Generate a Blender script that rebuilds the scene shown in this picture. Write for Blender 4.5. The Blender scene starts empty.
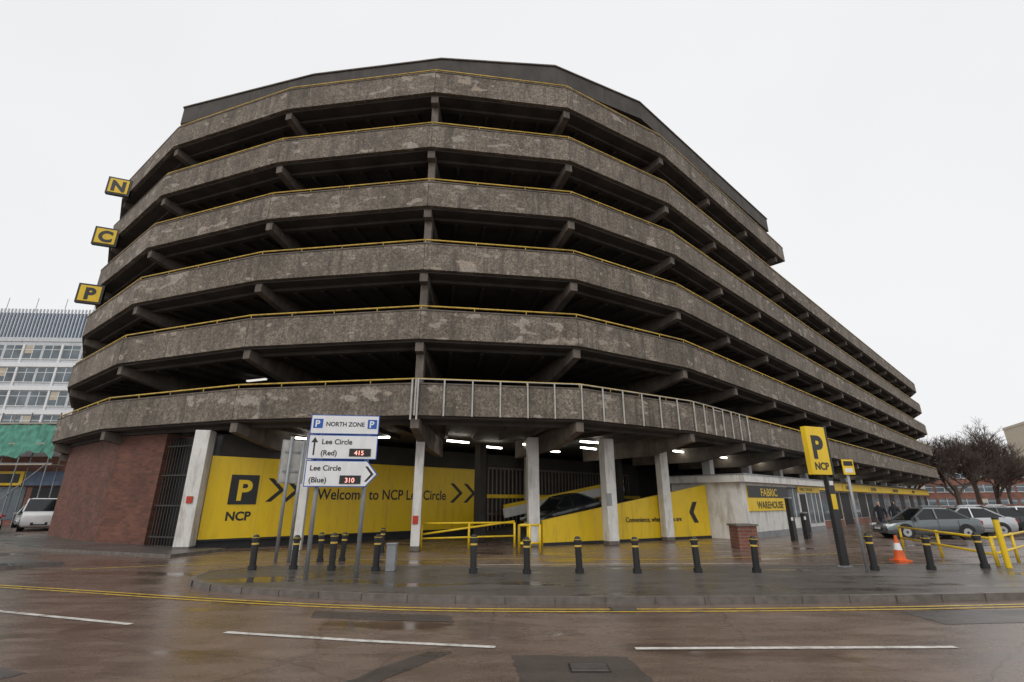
import bpy, bmesh, math, random
from mathutils import Matrix, Vector
random.seed(7)
R=math.radians
scene=bpy.context.scene
# ------------------------------------------------------------------ materials
def newmat(name):
    m=bpy.data.materials.new(name); m.use_nodes=True
    nt=m.node_tree; b=nt.nodes['Principled BSDF']
    return m,nt,b
def N(nt,t,**k):
    n=nt.nodes.new(t)
    for a,v in k.items():
        setattr(n,a,v)
    return n
def coords(nt,scale=(1,1,1)):
    tc=N(nt,'ShaderNodeTexCoord'); mp=N(nt,'ShaderNodeMapping')
    mp.inputs['Scale'].default_value=scale
    nt.links.new(tc.outputs['Object'],mp.inputs['Vector'])
    return mp.outputs['Vector']
def noise(nt,vec,scale,detail=4,rough=.55):
    n=N(nt,'ShaderNodeTexNoise'); n.inputs['Scale'].default_value=scale
    n.inputs['Detail'].default_value=detail; n.inputs['Roughness'].default_value=rough
    nt.links.new(vec,n.inputs['Vector']); return n.outputs['Fac']
def ramp(nt,fac,stops):
    r=N(nt,'ShaderNodeValToRGB'); e=r.color_ramp.elements
    while len(e)<len(stops): e.new(.5)
    for i,(p,c) in enumerate(stops):
        e[i].position=p; e[i].color=(c[0],c[1],c[2],1) if not isinstance(c,(int,float)) else (c,c,c,1)
    nt.links.new(fac,r.inputs['Fac']); return r.outputs['Color']
def mix(nt,fac,a,b,mode='MIX'):
    m=N(nt,'ShaderNodeMix'); m.data_type='RGBA'; m.blend_type=mode
    for s,v in ((m.inputs[0],fac),(m.inputs[6],a),(m.inputs[7],b)):
        if isinstance(v,(int,float)): s.default_value=v
        elif isinstance(v,tuple): s.default_value=(v[0],v[1],v[2],1)
        else: nt.links.new(v,s)
    return m.outputs[2]
def bump(nt,b,fac,strength=.3,dist=.02):
    bn=N(nt,'ShaderNodeBump'); bn.inputs['Distance'].default_value=dist
    if isinstance(strength,(int,float)): bn.inputs['Strength'].default_value=strength
    else: nt.links.new(strength,bn.inputs['Strength'])
    nt.links.new(fac,bn.inputs['Height']); nt.links.new(bn.outputs['Normal'],b.inputs['Normal'])
def simple(name,c,rough=.6,metal=0,var=.18,scale=3,dirt=None):
    m,nt,b=newmat(name)
    v=coords(nt); f=noise(nt,v,scale,5)
    lo=tuple(x*(1-var) for x in c); hi=tuple(min(1,x*(1+var)) for x in c)
    col=ramp(nt,f,[(.3,lo),(.7,hi)])
    if dirt:
        vv=coords(nt,(2.5,2.5,.5)); d=ramp(nt,noise(nt,vv,1.3,6,.65),[(.5,0),(.72,1)])
        col=mix(nt,d,col,dirt)
    nt.links.new(col,b.inputs['Base Color'])
    b.inputs['Roughness'].default_value=rough; b.inputs['Metallic'].default_value=metal
    return m
def pebbledash():
    m,nt,b=newmat('pebbledash')
    v=coords(nt)
    big=noise(nt,v,.35,5); fine=noise(nt,v,14,3,.8)
    vo=N(nt,'ShaderNodeTexVoronoi'); vo.inputs['Scale'].default_value=11; nt.links.new(v,vo.inputs['Vector'])
    base=ramp(nt,big,[(.3,(.165,.138,.110)),(.7,(.265,.230,.190))])
    sp=ramp(nt,fine,[(.36,(.38,.38,.38)),(.64,(1.5,1.46,1.4))])
    col=mix(nt,.8,base,sp,'MULTIPLY')
    cell=N(nt,'ShaderNodeSeparateColor'); nt.links.new(vo.outputs['Color'],cell.inputs[0])
    c2=ramp(nt,cell.outputs[0],[(.1,.55),(.9,1.35)])
    col=mix(nt,.6,col,c2,'MULTIPLY')
    st=ramp(nt,noise(nt,coords(nt,(.9,.9,.8)),1.1,6,.7),[(.45,0),(.66,.6)])
    col=mix(nt,st,col,(.080,.067,.055))
    vs=coords(nt,(2.0,2.0,.18)); st=ramp(nt,noise(nt,vs,1.4,5,.7),[(.49,0),(.66,.65)])
    col=mix(nt,st,col,(.068,.057,.048))
    vs=coords(nt,(3.2,3.2,.25)); st=ramp(nt,noise(nt,vs,1.9,4,.6),[(.62,0),(.72,.4)])
    col=mix(nt,st,col,(.34,.31,.27))
    # repairs: small pale render patches, clustered in a few stretches only
    vp=coords(nt,(.95,.95,2.0)); pm=noise(nt,vp,1.3,2,.4); br=noise(nt,v,5.5,5,.8)
    cl=ramp(nt,noise(nt,v,.16,2,.5),[(.42,0),(.60,1)])
    ad=N(nt,'ShaderNodeMath',operation='MULTIPLY_ADD'); ad.inputs[1].default_value=.34; nt.links.new(br,ad.inputs[0]); nt.links.new(pm,ad.inputs[2])
    a2=N(nt,'ShaderNodeMath',operation='MULTIPLY_ADD'); a2.inputs[1].default_value=.085; nt.links.new(cl,a2.inputs[0]); nt.links.new(ad.outputs[0],a2.inputs[2])
    pf=ramp(nt,a2.outputs[0],[(.845,0),(.875,.75)])
    pc=ramp(nt,noise(nt,v,.9,3),[(.4,(.37,.345,.31)),(.6,(.40,.335,.275))])
    pc=mix(nt,.5,pc,sp,'MULTIPLY')
    col=mix(nt,pf,col,pc)
    nt.links.new(col,b.inputs['Base Color']); b.inputs['Roughness'].default_value=.85
    bump(nt,b,fine,.6,.03)
    return m
def asphalt(name,lo,hi,r0,r1,sc=.35,puddle=True):
    m,nt,b=newmat(name)
    v=coords(nt); big=noise(nt,v,sc,6,.62); fine=noise(nt,v,38,3,.8)
    mid=noise(nt,coords(nt,(.6,2.2,1)),1.3,5,.6)
    col=ramp(nt,big,[(.3,lo),(.7,hi)])
    col=mix(nt,.75,col,ramp(nt,fine,[(.3,.5),(.7,1.5)]),'MULTIPLY')
    col=mix(nt,.7,col,ramp(nt,mid,[(.35,.72),(.65,1.25)]),'MULTIPLY')
    vo=N(nt,'ShaderNodeTexVoronoi'); vo.feature='DISTANCE_TO_EDGE'; vo.inputs['Scale'].default_value=.23; 
    wv=coords(nt); dn=N(nt,'ShaderNodeTexNoise'); dn.inputs['Scale'].default_value=1.5; nt.links.new(wv,dn.inputs['Vector'])
    nt.links.new(mix(nt,.25,wv,dn.outputs['Color'],'ADD'),vo.inputs['Vector'])
    cr=ramp(nt,vo.outputs['Distance'],[(.0,.45),(.006,1)])
    col=mix(nt,.6,col,cr,'MULTIPLY')
    rr=ramp(nt,mix(nt,.5,big,mid),[(.38,r0),(.62,r1)])
    if puddle:
        pm=ramp(nt,noise(nt,coords(nt,(.55,1.5,1)),.55,5,.55),[(.54,0),(.64,1)])
        col=mix(nt,pm,col,mix(nt,1,col,(.70,.68,.66),'MULTIPLY'))
        rr=mix(nt,pm,rr,(.10,.10,.10))
        bs=ramp(nt,pm,[(0,.3),(1,.05)])
        bump(nt,b,fine,bs,.01)
    else: bump(nt,b,fine,.3,.01)
    nt.links.new(col,b.inputs['Base Color']); nt.links.new(rr,b.inputs['Roughness'])
    return m
def brick(name,c1,c2,mortar,s=1.0,kx=1.0,ky=-.5,k=.8):
    m,nt,b=newmat(name)
    tc=N(nt,'ShaderNodeTexCoord'); sp=N(nt,'ShaderNodeSeparateXYZ'); nt.links.new(tc.outputs['Object'],sp.inputs[0])
    a=N(nt,'ShaderNodeMath',operation='MULTIPLY_ADD'); a.inputs[1].default_value=ky; nt.links.new(sp.outputs[1],a.inputs[0]); nt.links.new(sp.outputs[0],a.inputs[2])
    cb=N(nt,'ShaderNodeCombineXYZ'); nt.links.new(a.outputs[0],cb.inputs[0]); nt.links.new(sp.outputs[2],cb.inputs[1])
    t=N(nt,'ShaderNodeTexBrick'); t.inputs['Scale'].default_value=1
    t.inputs['Brick Width'].default_value=.23*s; t.inputs['Row Height'].default_value=.08*s; t.inputs['Mortar Size'].default_value=.009*s
    for kk,v in (('Color1',c1),('Color2',c2),('Mortar',mortar)): t.inputs[kk].default_value=(*v,1)
    nt.links.new(cb.outputs[0],t.inputs['Vector'])
    vv=coords(nt); col=mix(nt,k,t.outputs['Color'],ramp(nt,noise(nt,vv,.9,6),[(.3,.55),(.7,1.3)]),'MULTIPLY')
    nt.links.new(col,b.inputs['Base Color']); b.inputs['Roughness'].default_value=.8
    return m
def emis(name,c,s,sample=True):
    m,nt,b=newmat(name); b.inputs['Emission Color'].default_value=(*c,1); b.inputs['Emission Strength'].default_value=s
    b.inputs['Base Color'].default_value=(.8,.8,.8,1)
    if not sample: m.cycles.emission_sampling='NONE'
    return m
M={}
M['peb']=pebbledash()
M['joint']=simple('panel_joint',(.07,.06,.052),.9)
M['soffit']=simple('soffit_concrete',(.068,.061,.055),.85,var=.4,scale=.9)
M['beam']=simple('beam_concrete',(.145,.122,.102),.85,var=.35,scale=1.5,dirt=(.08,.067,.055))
M['roofband']=simple('roof_band_concrete',(.065,.057,.05),.8,var=.3,scale=1,dirt=(.042,.037,.033))
M['added_core']=simple('core_concrete',(.055,.05,.045),.9,var=.3,scale=.6)
M['deck']=simple('deck',(.07,.065,.06),.7)
M['yrail']=simple('yellow_rail_paint',(.62,.42,.07),.5,dirt=(.28,.17,.07))
M['yellow']=simple('yellow_paint',(.80,.54,.015),.4,var=.06,scale=.8,dirt=(.58,.39,.03))
M['ysign']=simple('yellow_sign',(.83,.56,.01),.35,var=.05,scale=.7,dirt=(.70,.45,.02))
M['black']=simple('black_paint',(.015,.015,.016),.4)
M['dark']=simple('dark_void',(.02,.02,.022),.7)
M['white']=simple('white_paint',(.68,.67,.64),.5,var=.08,dirt=(.40,.36,.31))
M['wpost']=simple('galvanised_post',(.42,.41,.38),.5,var=.2)
M['grey']=simple('grey_metal',(.28,.29,.30),.45,metal=.3)
M['shutter']=simple('shutter_metal',(.15,.125,.105),.6,var=.25,dirt=(.15,.07,.045))
M['blue']=simple('blue_sign',(.01,.09,.42),.35,var=.03)
M['swhite']=simple('white_sign',(.76,.77,.78),.35,var=.04,dirt=(.66,.66,.65))
M['red']=simple('red_paint',(.45,.04,.02),.4)
M['orange']=simple('cone_orange',(.75,.12,.02),.5)
M['brick']=brick('brown_brick',(.12,.042,.026),(.20,.072,.043),(.09,.075,.065),s=1.35,k=.65)
M['brick2']=brick('red_brick',(.26,.09,.055),(.2,.065,.04),(.2,.17,.15),s=1.5,ky=.9)
M['cream']=simple('cream_render',(.5,.44,.34),.8)
M['wetroad']=asphalt('wet_road',(.115,.080,.062),(.205,.147,.116),.16,.38)
M['fore']=asphalt('forecourt_tarmac',(.110,.077,.060),(.19,.135,.106),.14,.42,sc=.22)
M['pave']=asphalt('pavement_tarmac',(.072,.064,.057),(.118,.104,.092),.24,.5)
M['patch']=asphalt('dark_patch',(.06,.050,.045),(.10,.082,.072),.25,.5,puddle=False)
M['kerb']=simple('kerb_stone',(.14,.122,.108),.45,var=.3,scale=6)
M['line']=simple('white_line',(.6,.58,.54),.5,var=.25,scale=9,dirt=(.22,.17,.14))
M['yline']=simple('yellow_line',(.6,.40,.05),.5,var=.25,scale=9,dirt=(.24,.16,.08))
M['glass']=simple('window_glass',(.12,.15,.17),.08,var=.4,scale=.5)
M['cglass']=simple('car_glass',(.012,.014,.016),.05)
M['tyre']=simple('tyre',(.02,.02,.02),.8)
M['chrome']=simple('alloy',(.45,.46,.47),.3,metal=.8)
M['tube']=emis('fluorescent_tube',(1,.97,.86),9)
M['tube2']=emis('dim_tube',(1,.97,.9),.8,False)
M['led']=emis('led_digits',(1,.12,.03),1.2,False)
M['taill']=simple('tail_lamp',(.4,.01,.01),.2)
M['lampw']=simple('head_lamp',(.7,.72,.75),.1)
M['net']=simple('green_netting',(.10,.30,.23),.8,var=.3,scale=2)
M['bark']=simple('bare_twigs',(.085,.06,.048),.9)
M['office']=simple('pale_concrete',(.54,.56,.58),.6,var=.08,dirt=(.42,.43,.44))
M['officeblue']=simple('blue_cladding',(.10,.15,.24),.5)
M['skin']=simple('skin',(.45,.27,.2),.6)
M['coat']=simple('dark_coat',(.02,.022,.03),.8)
M['jean']=simple('jeans',(.04,.05,.09),.8)
M['hair']=simple('hair',(.03,.02,.015),.7)
# ------------------------------------------------------------------ mesh builder
def parent_empty(name,loc=(0,0,0)):
    e=bpy.data.objects.new(name,None); e.location=loc; e.empty_display_size=.3
    scene.collection.objects.link(e); return e
class B:
    def __init__(s,M0=None): s.v=[];s.f=[];s.m=[];s.mats=[]; s.M=M0 or Matrix.Identity(4)
    def mi(s,mat):
        if mat not in s.mats: s.mats.append(mat)
        return s.mats.index(mat)
    def add(s,vs,fs,mat):
        o=len(s.v); k=s.mi(mat)
        s.v+= [tuple(s.M@Vector(p)) for p in vs]
        for f in fs: s.f.append([o+i for i in f]); s.m.append(k)
    BF=[(0,3,2,1),(4,5,6,7),(0,1,5,4),(1,2,6,5),(2,3,7,6),(3,0,4,7)]
    def box(s,x0,x1,y0,y1,z0,z1,mat):
        s.add([(x0,y0,z0),(x1,y0,z0),(x1,y1,z0),(x0,y1,z0),(x0,y0,z1),(x1,y0,z1),(x1,y1,z1),(x0,y1,z1)],B.BF,mat)
    def obox(s,cx,cy,z0,z1,lx,ly,ang,mat):
        c,d=math.cos(ang),math.sin(ang); P=[]
        for z in (z0,z1):
            for a,b in ((-1,-1),(1,-1),(1,1),(-1,1)):
                x=a*lx/2;y=b*ly/2; P.append((cx+x*c-y*d,cy+x*d+y*c,z))
        s.add(P,B.BF,mat)
    def seg(s,p,q,w,h,mat):
        p=Vector(p);q=Vector(q);d=(q-p).normalized()
        up=Vector((0,0,1)) if abs(d.z)<.95 else Vector((0,1,0))
        a=d.cross(up).normalized()*w/2; u=a.cross(d).normalized()*h/2
        P=[p-a-u,p+a-u,p+a+u,p-a+u,q-a-u,q+a-u,q+a+u,q-a+u]
        s.add(P,B.BF,mat)
    def cyl(s,p,q,r,mat,r2=None,n=8,cap=True):
        p=Vector(p);q=Vector(q);d=(q-p).normalized(); r2=r if r2 is None else r2
        up=Vector((0,0,1)) if abs(d.z)<.9 else Vector((1,0,0))
        a=d.cross(up).normalized(); u=a.cross(d)
        P=[]
        for c,rr in ((p,r),(q,r2)):
            for i in range(n):
                t=2*math.pi*i/n; P.append(c+a*math.cos(t)*rr+u*math.sin(t)*rr)
        F=[(i,(i+1)%n,n+(i+1)%n,n+i) for i in range(n)]
        if cap: F+= [tuple(range(n))[::-1],tuple(range(n,2*n))]
        s.add(P,F,mat)
    def prism(s,poly,z0,z1,mat,matside=None):
        n=len(poly); P=[(x,y,z0) for x,y in poly]+[(x,y,z1) for x,y in poly]
        s.add(P,[tuple(range(n))[::-1],tuple(range(n,2*n))],mat)
        s.add(P,[(i,(i+1)%n,n+(i+1)%n,n+i) for i in range(n)],matside or mat)
    def ring(s,o,i,z0,z1,mat,closed=True):
        n=len(o); P=[(x,y,z0) for x,y in o]+[(x,y,z1) for x,y in o]+[(x,y,z0) for x,y in i]+[(x,y,z1) for x,y in i]
        F=[]
        for k in range(n if closed else n-1):
            j=(k+1)%n
            F+=[(k,j,n+j,n+k),(2*n+k,3*n+k,3*n+j,2*n+j),(n+k,n+j,3*n+j,3*n+k),(k,2*n+k,2*n+j,j)]
        if not closed: F+=[(0,n,3*n,2*n),(n-1,3*n-1,4*n-1,2*n-1)]
        s.add(P,F,mat)
    def build(s,name,parent=None,smooth=False,bevel=0,recalc=True):
        me=bpy.data.meshes.new(name); me.from_pydata(s.v,[],s.f)
        for m in s.mats: me.materials.append(m)
        for p,k in zip(me.polygons,s.m): p.material_index=k; p.use_smooth=smooth
        if recalc:
            bm=bmesh.new(); bm.from_mesh(me); bmesh.ops.recalc_face_normals(bm,faces=bm.faces); bm.to_mesh(me); bm.free()
        o=bpy.data.objects.new(name,me); scene.collection.objects.link(o)
        if parent: o.parent=parent
        if bevel:
            bv=o.modifiers.new('bevel','BEVEL'); bv.width=bevel; bv.segments=2; bv.limit_method='ANGLE'
        return o
def frame(o,t):
    t=Vector((t[0],t[1],0)).normalized(); up=Vector((0,0,1)); n=t.cross(up)
    m=Matrix.Identity(4)
    for i in range(3): m[i][0]=t[i]; m[i][1]=up[i]; m[i][2]=n[i]; m[i][3]=o[i]
    return m
def text(s,Mf,a,b,size,mat,parent,c=.012,align='LEFT',name='lettering',bold=0,sx=1):
    cu=bpy.data.curves.new(name,'FONT'); cu.body=s; cu.size=size; cu.align_x=align; cu.extrude=.002; cu.offset=bold
    cu.materials.append(mat); o=bpy.data.objects.new(name,cu); scene.collection.objects.link(o)
    o.matrix_world=Mf@Matrix.Translation((a,b,c))@Matrix.Diagonal((sx,1,1,1))
    if parent: o.parent=parent; o.matrix_parent_inverse=Matrix.Translation(-parent.location)
    return o
# ------------------------------------------------------------------ car park outline
G=(58.5,69.5);F=(8.3,22.3);E=(2.7,18.9);D=(-3.6,17.95);C=(-10.9,19.0);Bp=(-18.1,21.6);A=(-24.6,26.5)
def dirn(a,b):
    d=Vector((b[0]-a[0],b[1]-a[1]));l=d.length; return d/l,l
NU,_=dirn(F,G); NN=Vector((-NU.y,NU.x))
def P(s,d): return (F[0]+NU.x*s+NN.x*d, F[1]+NU.y*s+NN.y*d)
back=[(-29.7,32.7),(-31.8,40.4),(-30.4,48.3),(-26.9,54.4)]
far=[(34.2,107.3),(44.2,108.2),(53.6,104.7),(60.7,97.7),(64.1,88.3),(63.2,78.3)]
OUT=[G,F,E,D,C,Bp,A]+back+far
Q=P(18.3,0);Qb=(-9.5,69.4)
OUT6=[Q,F,E,D,C,Bp,A]+back+[Qb]
def area(p): return sum(p[i][0]*p[(i+1)%len(p)][1]-p[(i+1)%len(p)][0]*p[i][1] for i in range(len(p)))/2
def inset(p,d):
    sg=1 if area(p)>0 else -1; n=len(p); L=[]
    for i in range(n):
        a=Vector(p[i]);b=Vector(p[(i+1)%n]);t=(b-a).normalized(); nn=Vector((-t.y,t.x))*sg
        L.append((a+nn*d,t))
    r=[]
    for i in range(n):
        (p1,t1),(p2,t2)=L[i-1],L[i]
        den=t1.x*t2.y-t1.y*t2.x
        if abs(den)<1e-6: r.append((p2.x,p2.y)); continue
        w=p2-p1; k=(w.x*t2.y-w.y*t2.x)/den; q=p1+t1*k; r.append((q.x,q.y))
    return r
tops=[5.96,8.93,11.90,14.90,17.93,21.0]
PH=1.17
cp=parent_empty('multi_storey_car_park')
par=B();sof=B();bm_=B();rail=B();tub=B();jn=B()
def bracket(p,inw,zt,l=7,w=.32):
    px,py=p; a=Vector((-inw.y,inw.x))*w/2
    prof=[(.17,zt-.02),(.17,zt-.38),(2.6,zt-.85),(l,zt-.85),(l,zt-.02)]
    n=len(prof);V=[]
    for sg in (-1,1):
        for d,z in prof: V.append((px+inw.x*d+a.x*sg,py+inw.y*d+a.y*sg,z))
    Fs=[tuple(range(n))[::-1],tuple(range(n,2*n))]+[(i,(i+1)%n,n+(i+1)%n,n+i) for i in range(n)]
    bm_.add(V,Fs,M['beam'])
for li,zt in enumerate(tops):
    poly=OUT if li<5 else OUT6
    zb=zt-PH; fl=zt-1.0
    par.ring(poly,inset(poly,.16),zb,zt,M['peb'])
    par.ring(inset(poly,-.025),inset(poly,.185),zt-.001,zt+.05,M['beam'])
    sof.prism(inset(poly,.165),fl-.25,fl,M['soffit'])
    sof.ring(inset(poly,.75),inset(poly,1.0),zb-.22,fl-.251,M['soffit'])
    rp=inset(poly,.08); nR=len(rp)
    for i in range(nR):
        a,b=rp[i],rp[(i+1)%nR]; t,l=dirn(a,b)
        rail.cyl((a[0],a[1],zt+.22),(b[0],b[1],zt+.22),.034,M['yrail'],n=6)
        if i<9 or i>=nR-1:
            k=max(1,int(l/1.6))
            for j in range(k):
                x=a[0]+t.x*l*j/k; y=a[1]+t.y*l*j/k
                rail.cyl((x,y,zt+.05),(x,y,zt+.22),.02,M['yrail'],n=5)
    for i in range(0,8):
        a,b=poly[i],poly[(i+1)%len(poly)]; t,l=dirn(a,b); k=max(1,round(l/5.6))
        for j in range(k):
            x=a[0]+t.x*l*j/k;y=a[1]+t.y*l*j/k
            jn.obox(x,y,zb+.01,zt-.01,.02,.008,math.atan2(t.y,t.x),M['joint'])
    for i in range(1,8):
        a,b,c=poly[i-1],poly[i],poly[(i+1)%len(poly)]
        t1,_=dirn(a,b);t2,_=dirn(b,c); nn=(Vector((t1.y,-t1.x))+Vector((t2.y,-t2.x))).normalized()
        bracket(b,nn,fl-.25)
        x=b[0]+nn.x*5;y=b[1]+nn.y*5
        if li>0: bm_.obox(x,y,tops[li-1]-1.0,tops[li]-1.3,.5,.5,math.atan2(nn.y,nn.x),M['beam'])
    L=(Vector(poly[0])-Vector(F)).length
    s=5.6
    while s<L-1:
        p=P(s,0); bracket(p,NN,fl-.25)
        q=P(s,5)
        if li>0: bm_.obox(q[0],q[1],tops[li-1]-1,zt-1.3,.45,.45,math.atan2(NN.y,NN.x),M['beam'])
        s+=5.6
    for i in range(0,8):
        a,b=poly[i],poly[(i+1)%len(poly)]; t,l=dirn(a,b); nn=Vector((t.y,-t.x))
        k=int(l/1.1)
        for j in range(1,k):
            x=a[0]+t.x*l*j/k;y=a[1]+t.y*l*j/k
            ln=5 if l>6 else 4
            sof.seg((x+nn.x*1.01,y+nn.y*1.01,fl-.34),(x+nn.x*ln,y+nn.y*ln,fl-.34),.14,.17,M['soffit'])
            if j%5==2 and i<7:
                c0=Vector((x+t.x*.5+nn.x*3.6,y+t.y*.5+nn.y*3.6))
                if (li==0 and random.random()<.5) or (li>0 and random.random()<.22):
                    tub.seg((c0.x-t.x*.6,c0.y-t.y*.6,fl-.5),(c0.x+t.x*.6,c0.y+t.y*.6,fl-.5),.12,.07,M['tube'] if li==0 else M['tube2'])
for li in range(1,6):
    bm_.box(D[0]-.15,D[0]+.15,D[1]+.45,D[1]+.8,tops[li-1]-1,tops[li]-1.25,M['beam'])
for (x,y,an) in [(-9,22,43),(-2.5,23,43),(-1,25.5,43),(1,24.5,43),(2.2,27.5,43),(4,26,43),(6.2,28.5,43),(-14,23,43)]:
    c,s=math.cos(R(an)),math.sin(R(an)); tub.seg((x-.6*c,y-.6*s,4.4),(x+.6*c,y+.6*s,4.4),.12,.07,M['tube'])
# setback top storey
p7=[P(18.1,.7),P(-.3,.95),(2.3,20.3),(-3.7,19.85),(-10.8,20.85),(-19.4,23.2),(-22,32),(-24,48),(-20,56),(-9,67)]
par7=B(); par7.ring(p7,inset(p7,.2),22.75,23.9,M['roofband']); par7.prism(inset(p7,.21),22.9,23.2,M['soffit'])
par7.ring(inset(p7,-.06),inset(p7,.25),23.899,23.97,M['beam'])
pi_=inset(p7,.5)
for i in range(7):
    a,b=pi_[i],pi_[(i+1)%len(p7)]; t,l=dirn(a,b); k=max(1,int(l/4))
    for j in range(k):
        par7.obox(a[0]+t.x*l*j/k,a[1]+t.y*l*j/k,20,22.9,.35,.35,math.atan2(t.y,t.x),M['beam'])
par7.build('roof_storey',cp)
par.build('parapets',cp); jn.build('panel_joints',cp); sof.build('deck_slabs',cp); bm_.build('cantilever_beams',cp); rail.build('yellow_handrails',cp,smooth=True); tub.build('strip_lights',cp)
co=B(); ci=inset(OUT,15); co.prism(ci,0,tops[4]-1.26,M['added_core']); co.prism(inset(OUT6,15),tops[4]-1.25,tops[5]-1.3,M['added_core']); co.build('added_core',cp)  # solid block added inside the decks to stop daylight showing through from behind
iu=B()
for li in range(5):
    iu.ring(inset(OUT,9),inset(OUT,9.15),tops[li]-1,tops[li]-.1,M['beam'])
iu.build('inner_ramp_walls',cp)
fp=B()
chain=[D,E,F,P(5.9,0)]
for i in range(3):
    a,b=chain[i],chain[i+1];t,l=dirn(a,b);o=Vector((t.y,-t.x)); k=int(l/.98)
    for j in range(k+(1 if i==2 else 0)):
        x=a[0]+t.x*l*j/k+o.x*.06;y=a[1]+t.y*l*j/k+o.y*.06
        fp.seg((x,y,4.76),(x,y,6.12),.055,.05,M['wpost'])
    fp.seg((a[0]+o.x*.06,a[1]+o.y*.06,6.14),(b[0]+o.x*.06,b[1]+o.y*.06,6.14),.03,.03,M['wpost'])
for dx in (-.12,.1): fp.seg((D[0]+dx,D[1]-.1,4.6),(D[0]+dx,D[1]-.1,6.15),.06,.05,M['wpost'])
fp.build('fence_posts',cp)
# ground floor: brick drum
gd=B()
ip=inset(OUT,.85); ia,ib,ic=ip[6],ip[5],ip[4]
bt=(ib[0]+(ic[0]-ib[0])*.40, ib[1]+(ic[1]-ib[1])*.40)
gd.prism([ia,ib,bt,(bt[0]+1.6,bt[1]+4.5),(-19,30),(-26,34.5)],0,4.55,M['brick'])
gd.build('brick_wall',cp)
ge=(ib[0]+(ic[0]-ib[0])*.78, ib[1]+(ic[1]-ib[1])*.78)
gt=B()
for j in range(18):
    k=j/17; x=bt[0]+(ge[0]-bt[0])*k;y=bt[1]+(ge[1]-bt[1])*k+.15
    gt.seg((x,y,0),(x,y,4.3),.03,.03,M['added_core'])
gt.seg((bt[0],bt[1]+.6,2.2),(ge[0],ge[1]+.6,2.2),.05,4.4,M['black'])
for z in (.4,1.6,2.8,4.0): gt.seg((bt[0],bt[1]+.12,z),(ge[0],ge[1]+.12,z),.04,.06,M['added_core'])
gt.build('roller_gate',cp)
col=B()
for x,y,w in [(-12.25,19.75,.56),(-8.2,20.2,.30),(-3.66,19.9,.34),(.9,22,.48),(4.25,22.5,.50),(7.4,24.9,.44)]:
    col.obox(x,y,0,4.45,w,w,R(8 if x<1 else 20),M['white'])
for s in (7.5,13,18.6,24.2,29.8,35.4,41,46.6,52,58):
    q=P(s,3.2); col.obox(q[0],q[1],0,4.45,.5,.5,R(43),M['white'])
for x,y in [(-1.5,24),(1.0,30.0),(6.5,31),(-7,25.5)]: col.obox(x,y,0,4.4,.4,.4,R(43),M['white'] if x==1 else M['added_core'])
for x,y,w in [(-12.25,19.75,.57),(.9,22,.49),(4.25,22.5,.51),(7.4,24.9,.45),(-3.66,19.9,.35)]: col.obox(x,y,.0,.18,w,w,R(8 if x<1 else 20),M['kerb'])
col.build('columns',cp,bevel=.02)
st=B(); st.obox(-12.2,19.44,1.7,1.95,.22,.02,R(8),M['red']); st.obox(4.2,22.2,1.6,2.1,.25,.02,R(20),M['grey']); st.obox(-3.66,19.7,.95,1.25,.2,.02,R(8),M['red']); st.build('column_notices',cp)
iw=B()
iw.seg((-1.5,29.3,2.2),(9.5,38.5,2.2),.2,4.4,M['added_core'])
t_=Vector((11,9.2)).normalized()
for j in range(44):
    x=-1.35+t_.x*j*.3; y=29.05+t_.y*j*.3; iw.seg((x,y,.0),(x,y,3.6),.08,.06,M['shutter'])
for z in (.1,1.1,3.6): iw.seg((-1.4,28.98,z),(8.5,37.4,z),.05,.10,M['shutter'])
iw.seg((-1.4,28.9,2.05),(9.5,38.1,2.05),.05,.2,M['yellow'])
iw.seg((-11.9,20.4,2.2),(-1.6,29.5,2.2),.2,4.4,M['added_core'])
iw.build('internal_walls',cp)
rp=B()
r0=Vector((1.3,22.0));r1=Vector((10.15,26.75));rt=(r1-r0).normalized();rn=Vector((-rt.y,rt.x));L=(r1-r0).length
def wall(o,z0,z1,mat,th=.18):
    a=r0+rn*o;b=r1+rn*o
    V=[]
    for q in (a,b):
        for k in (0,th): V.append((q.x+rn.x*k,q.y+rn.y*k))
    P8=[(*V[0],0),(*V[2],0),(*V[3],0),(*V[1],0),(*V[0],z0),(*V[2],z1),(*V[3],z1),(*V[1],z0)]
    rp.add(P8,B.BF,mat)
wall(0,1.0,2.6,M['yellow'])
wall(-.02,.12,.12,M['dark'],.018)
V=[(r0+rn*.18),(r1+rn*.18),(r1+rn*9),(r0+rn*9)]
rp.add([(*V[0],0),(*V[1],0),(*V[2],0),(*V[3],0),(*V[0],.02),(*V[1],1.9),(*V[2],1.9),(*V[3],.02)],B.BF,M['deck'])
a=r0+rn*6.5+rt*1.5;b=r1+rn*6.5
rp.seg((a.x,a.y,1.15),(b.x,b.y,2.65),.12,.5,M['white'])
rp.seg((a.x,a.y,1.5),(b.x,b.y,3.0),.14,.18,M['yellow'])
rp.build('ramp',cp)
Mf=frame((r0.x,r0.y,0),rt)
text('Convenience, wherever you are',Mf,4.5,.85,.31,M['black'],cp,c=.03,sx=.88,bold=.004)
ch=B(Mf); 
ch.add([(8.65,1.25,.02),(8.95,1.75,.02),(9.25,1.75,.02),(8.95,1.25,.02),(9.25,.75,.02),(8.95,.75,.02)],[(0,3,2,1),(0,5,4,3)],M['black']); ch.build('ramp_chevron',cp,recalc=False)
def chevron(b,x,y,h,w,th,mat,c=.02):
    b.add([(x,y+h,c),(x+th,y+h,c),(x+w+th,y+h/2,c),(x+w,y+h/2,c)],[(3,2,1,0)],mat)
    b.add([(x,y,c),(x+th,y,c),(x+w+th,y+h/2,c),(x+w,y+h/2,c)],[(0,1,2,3)],mat)
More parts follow.
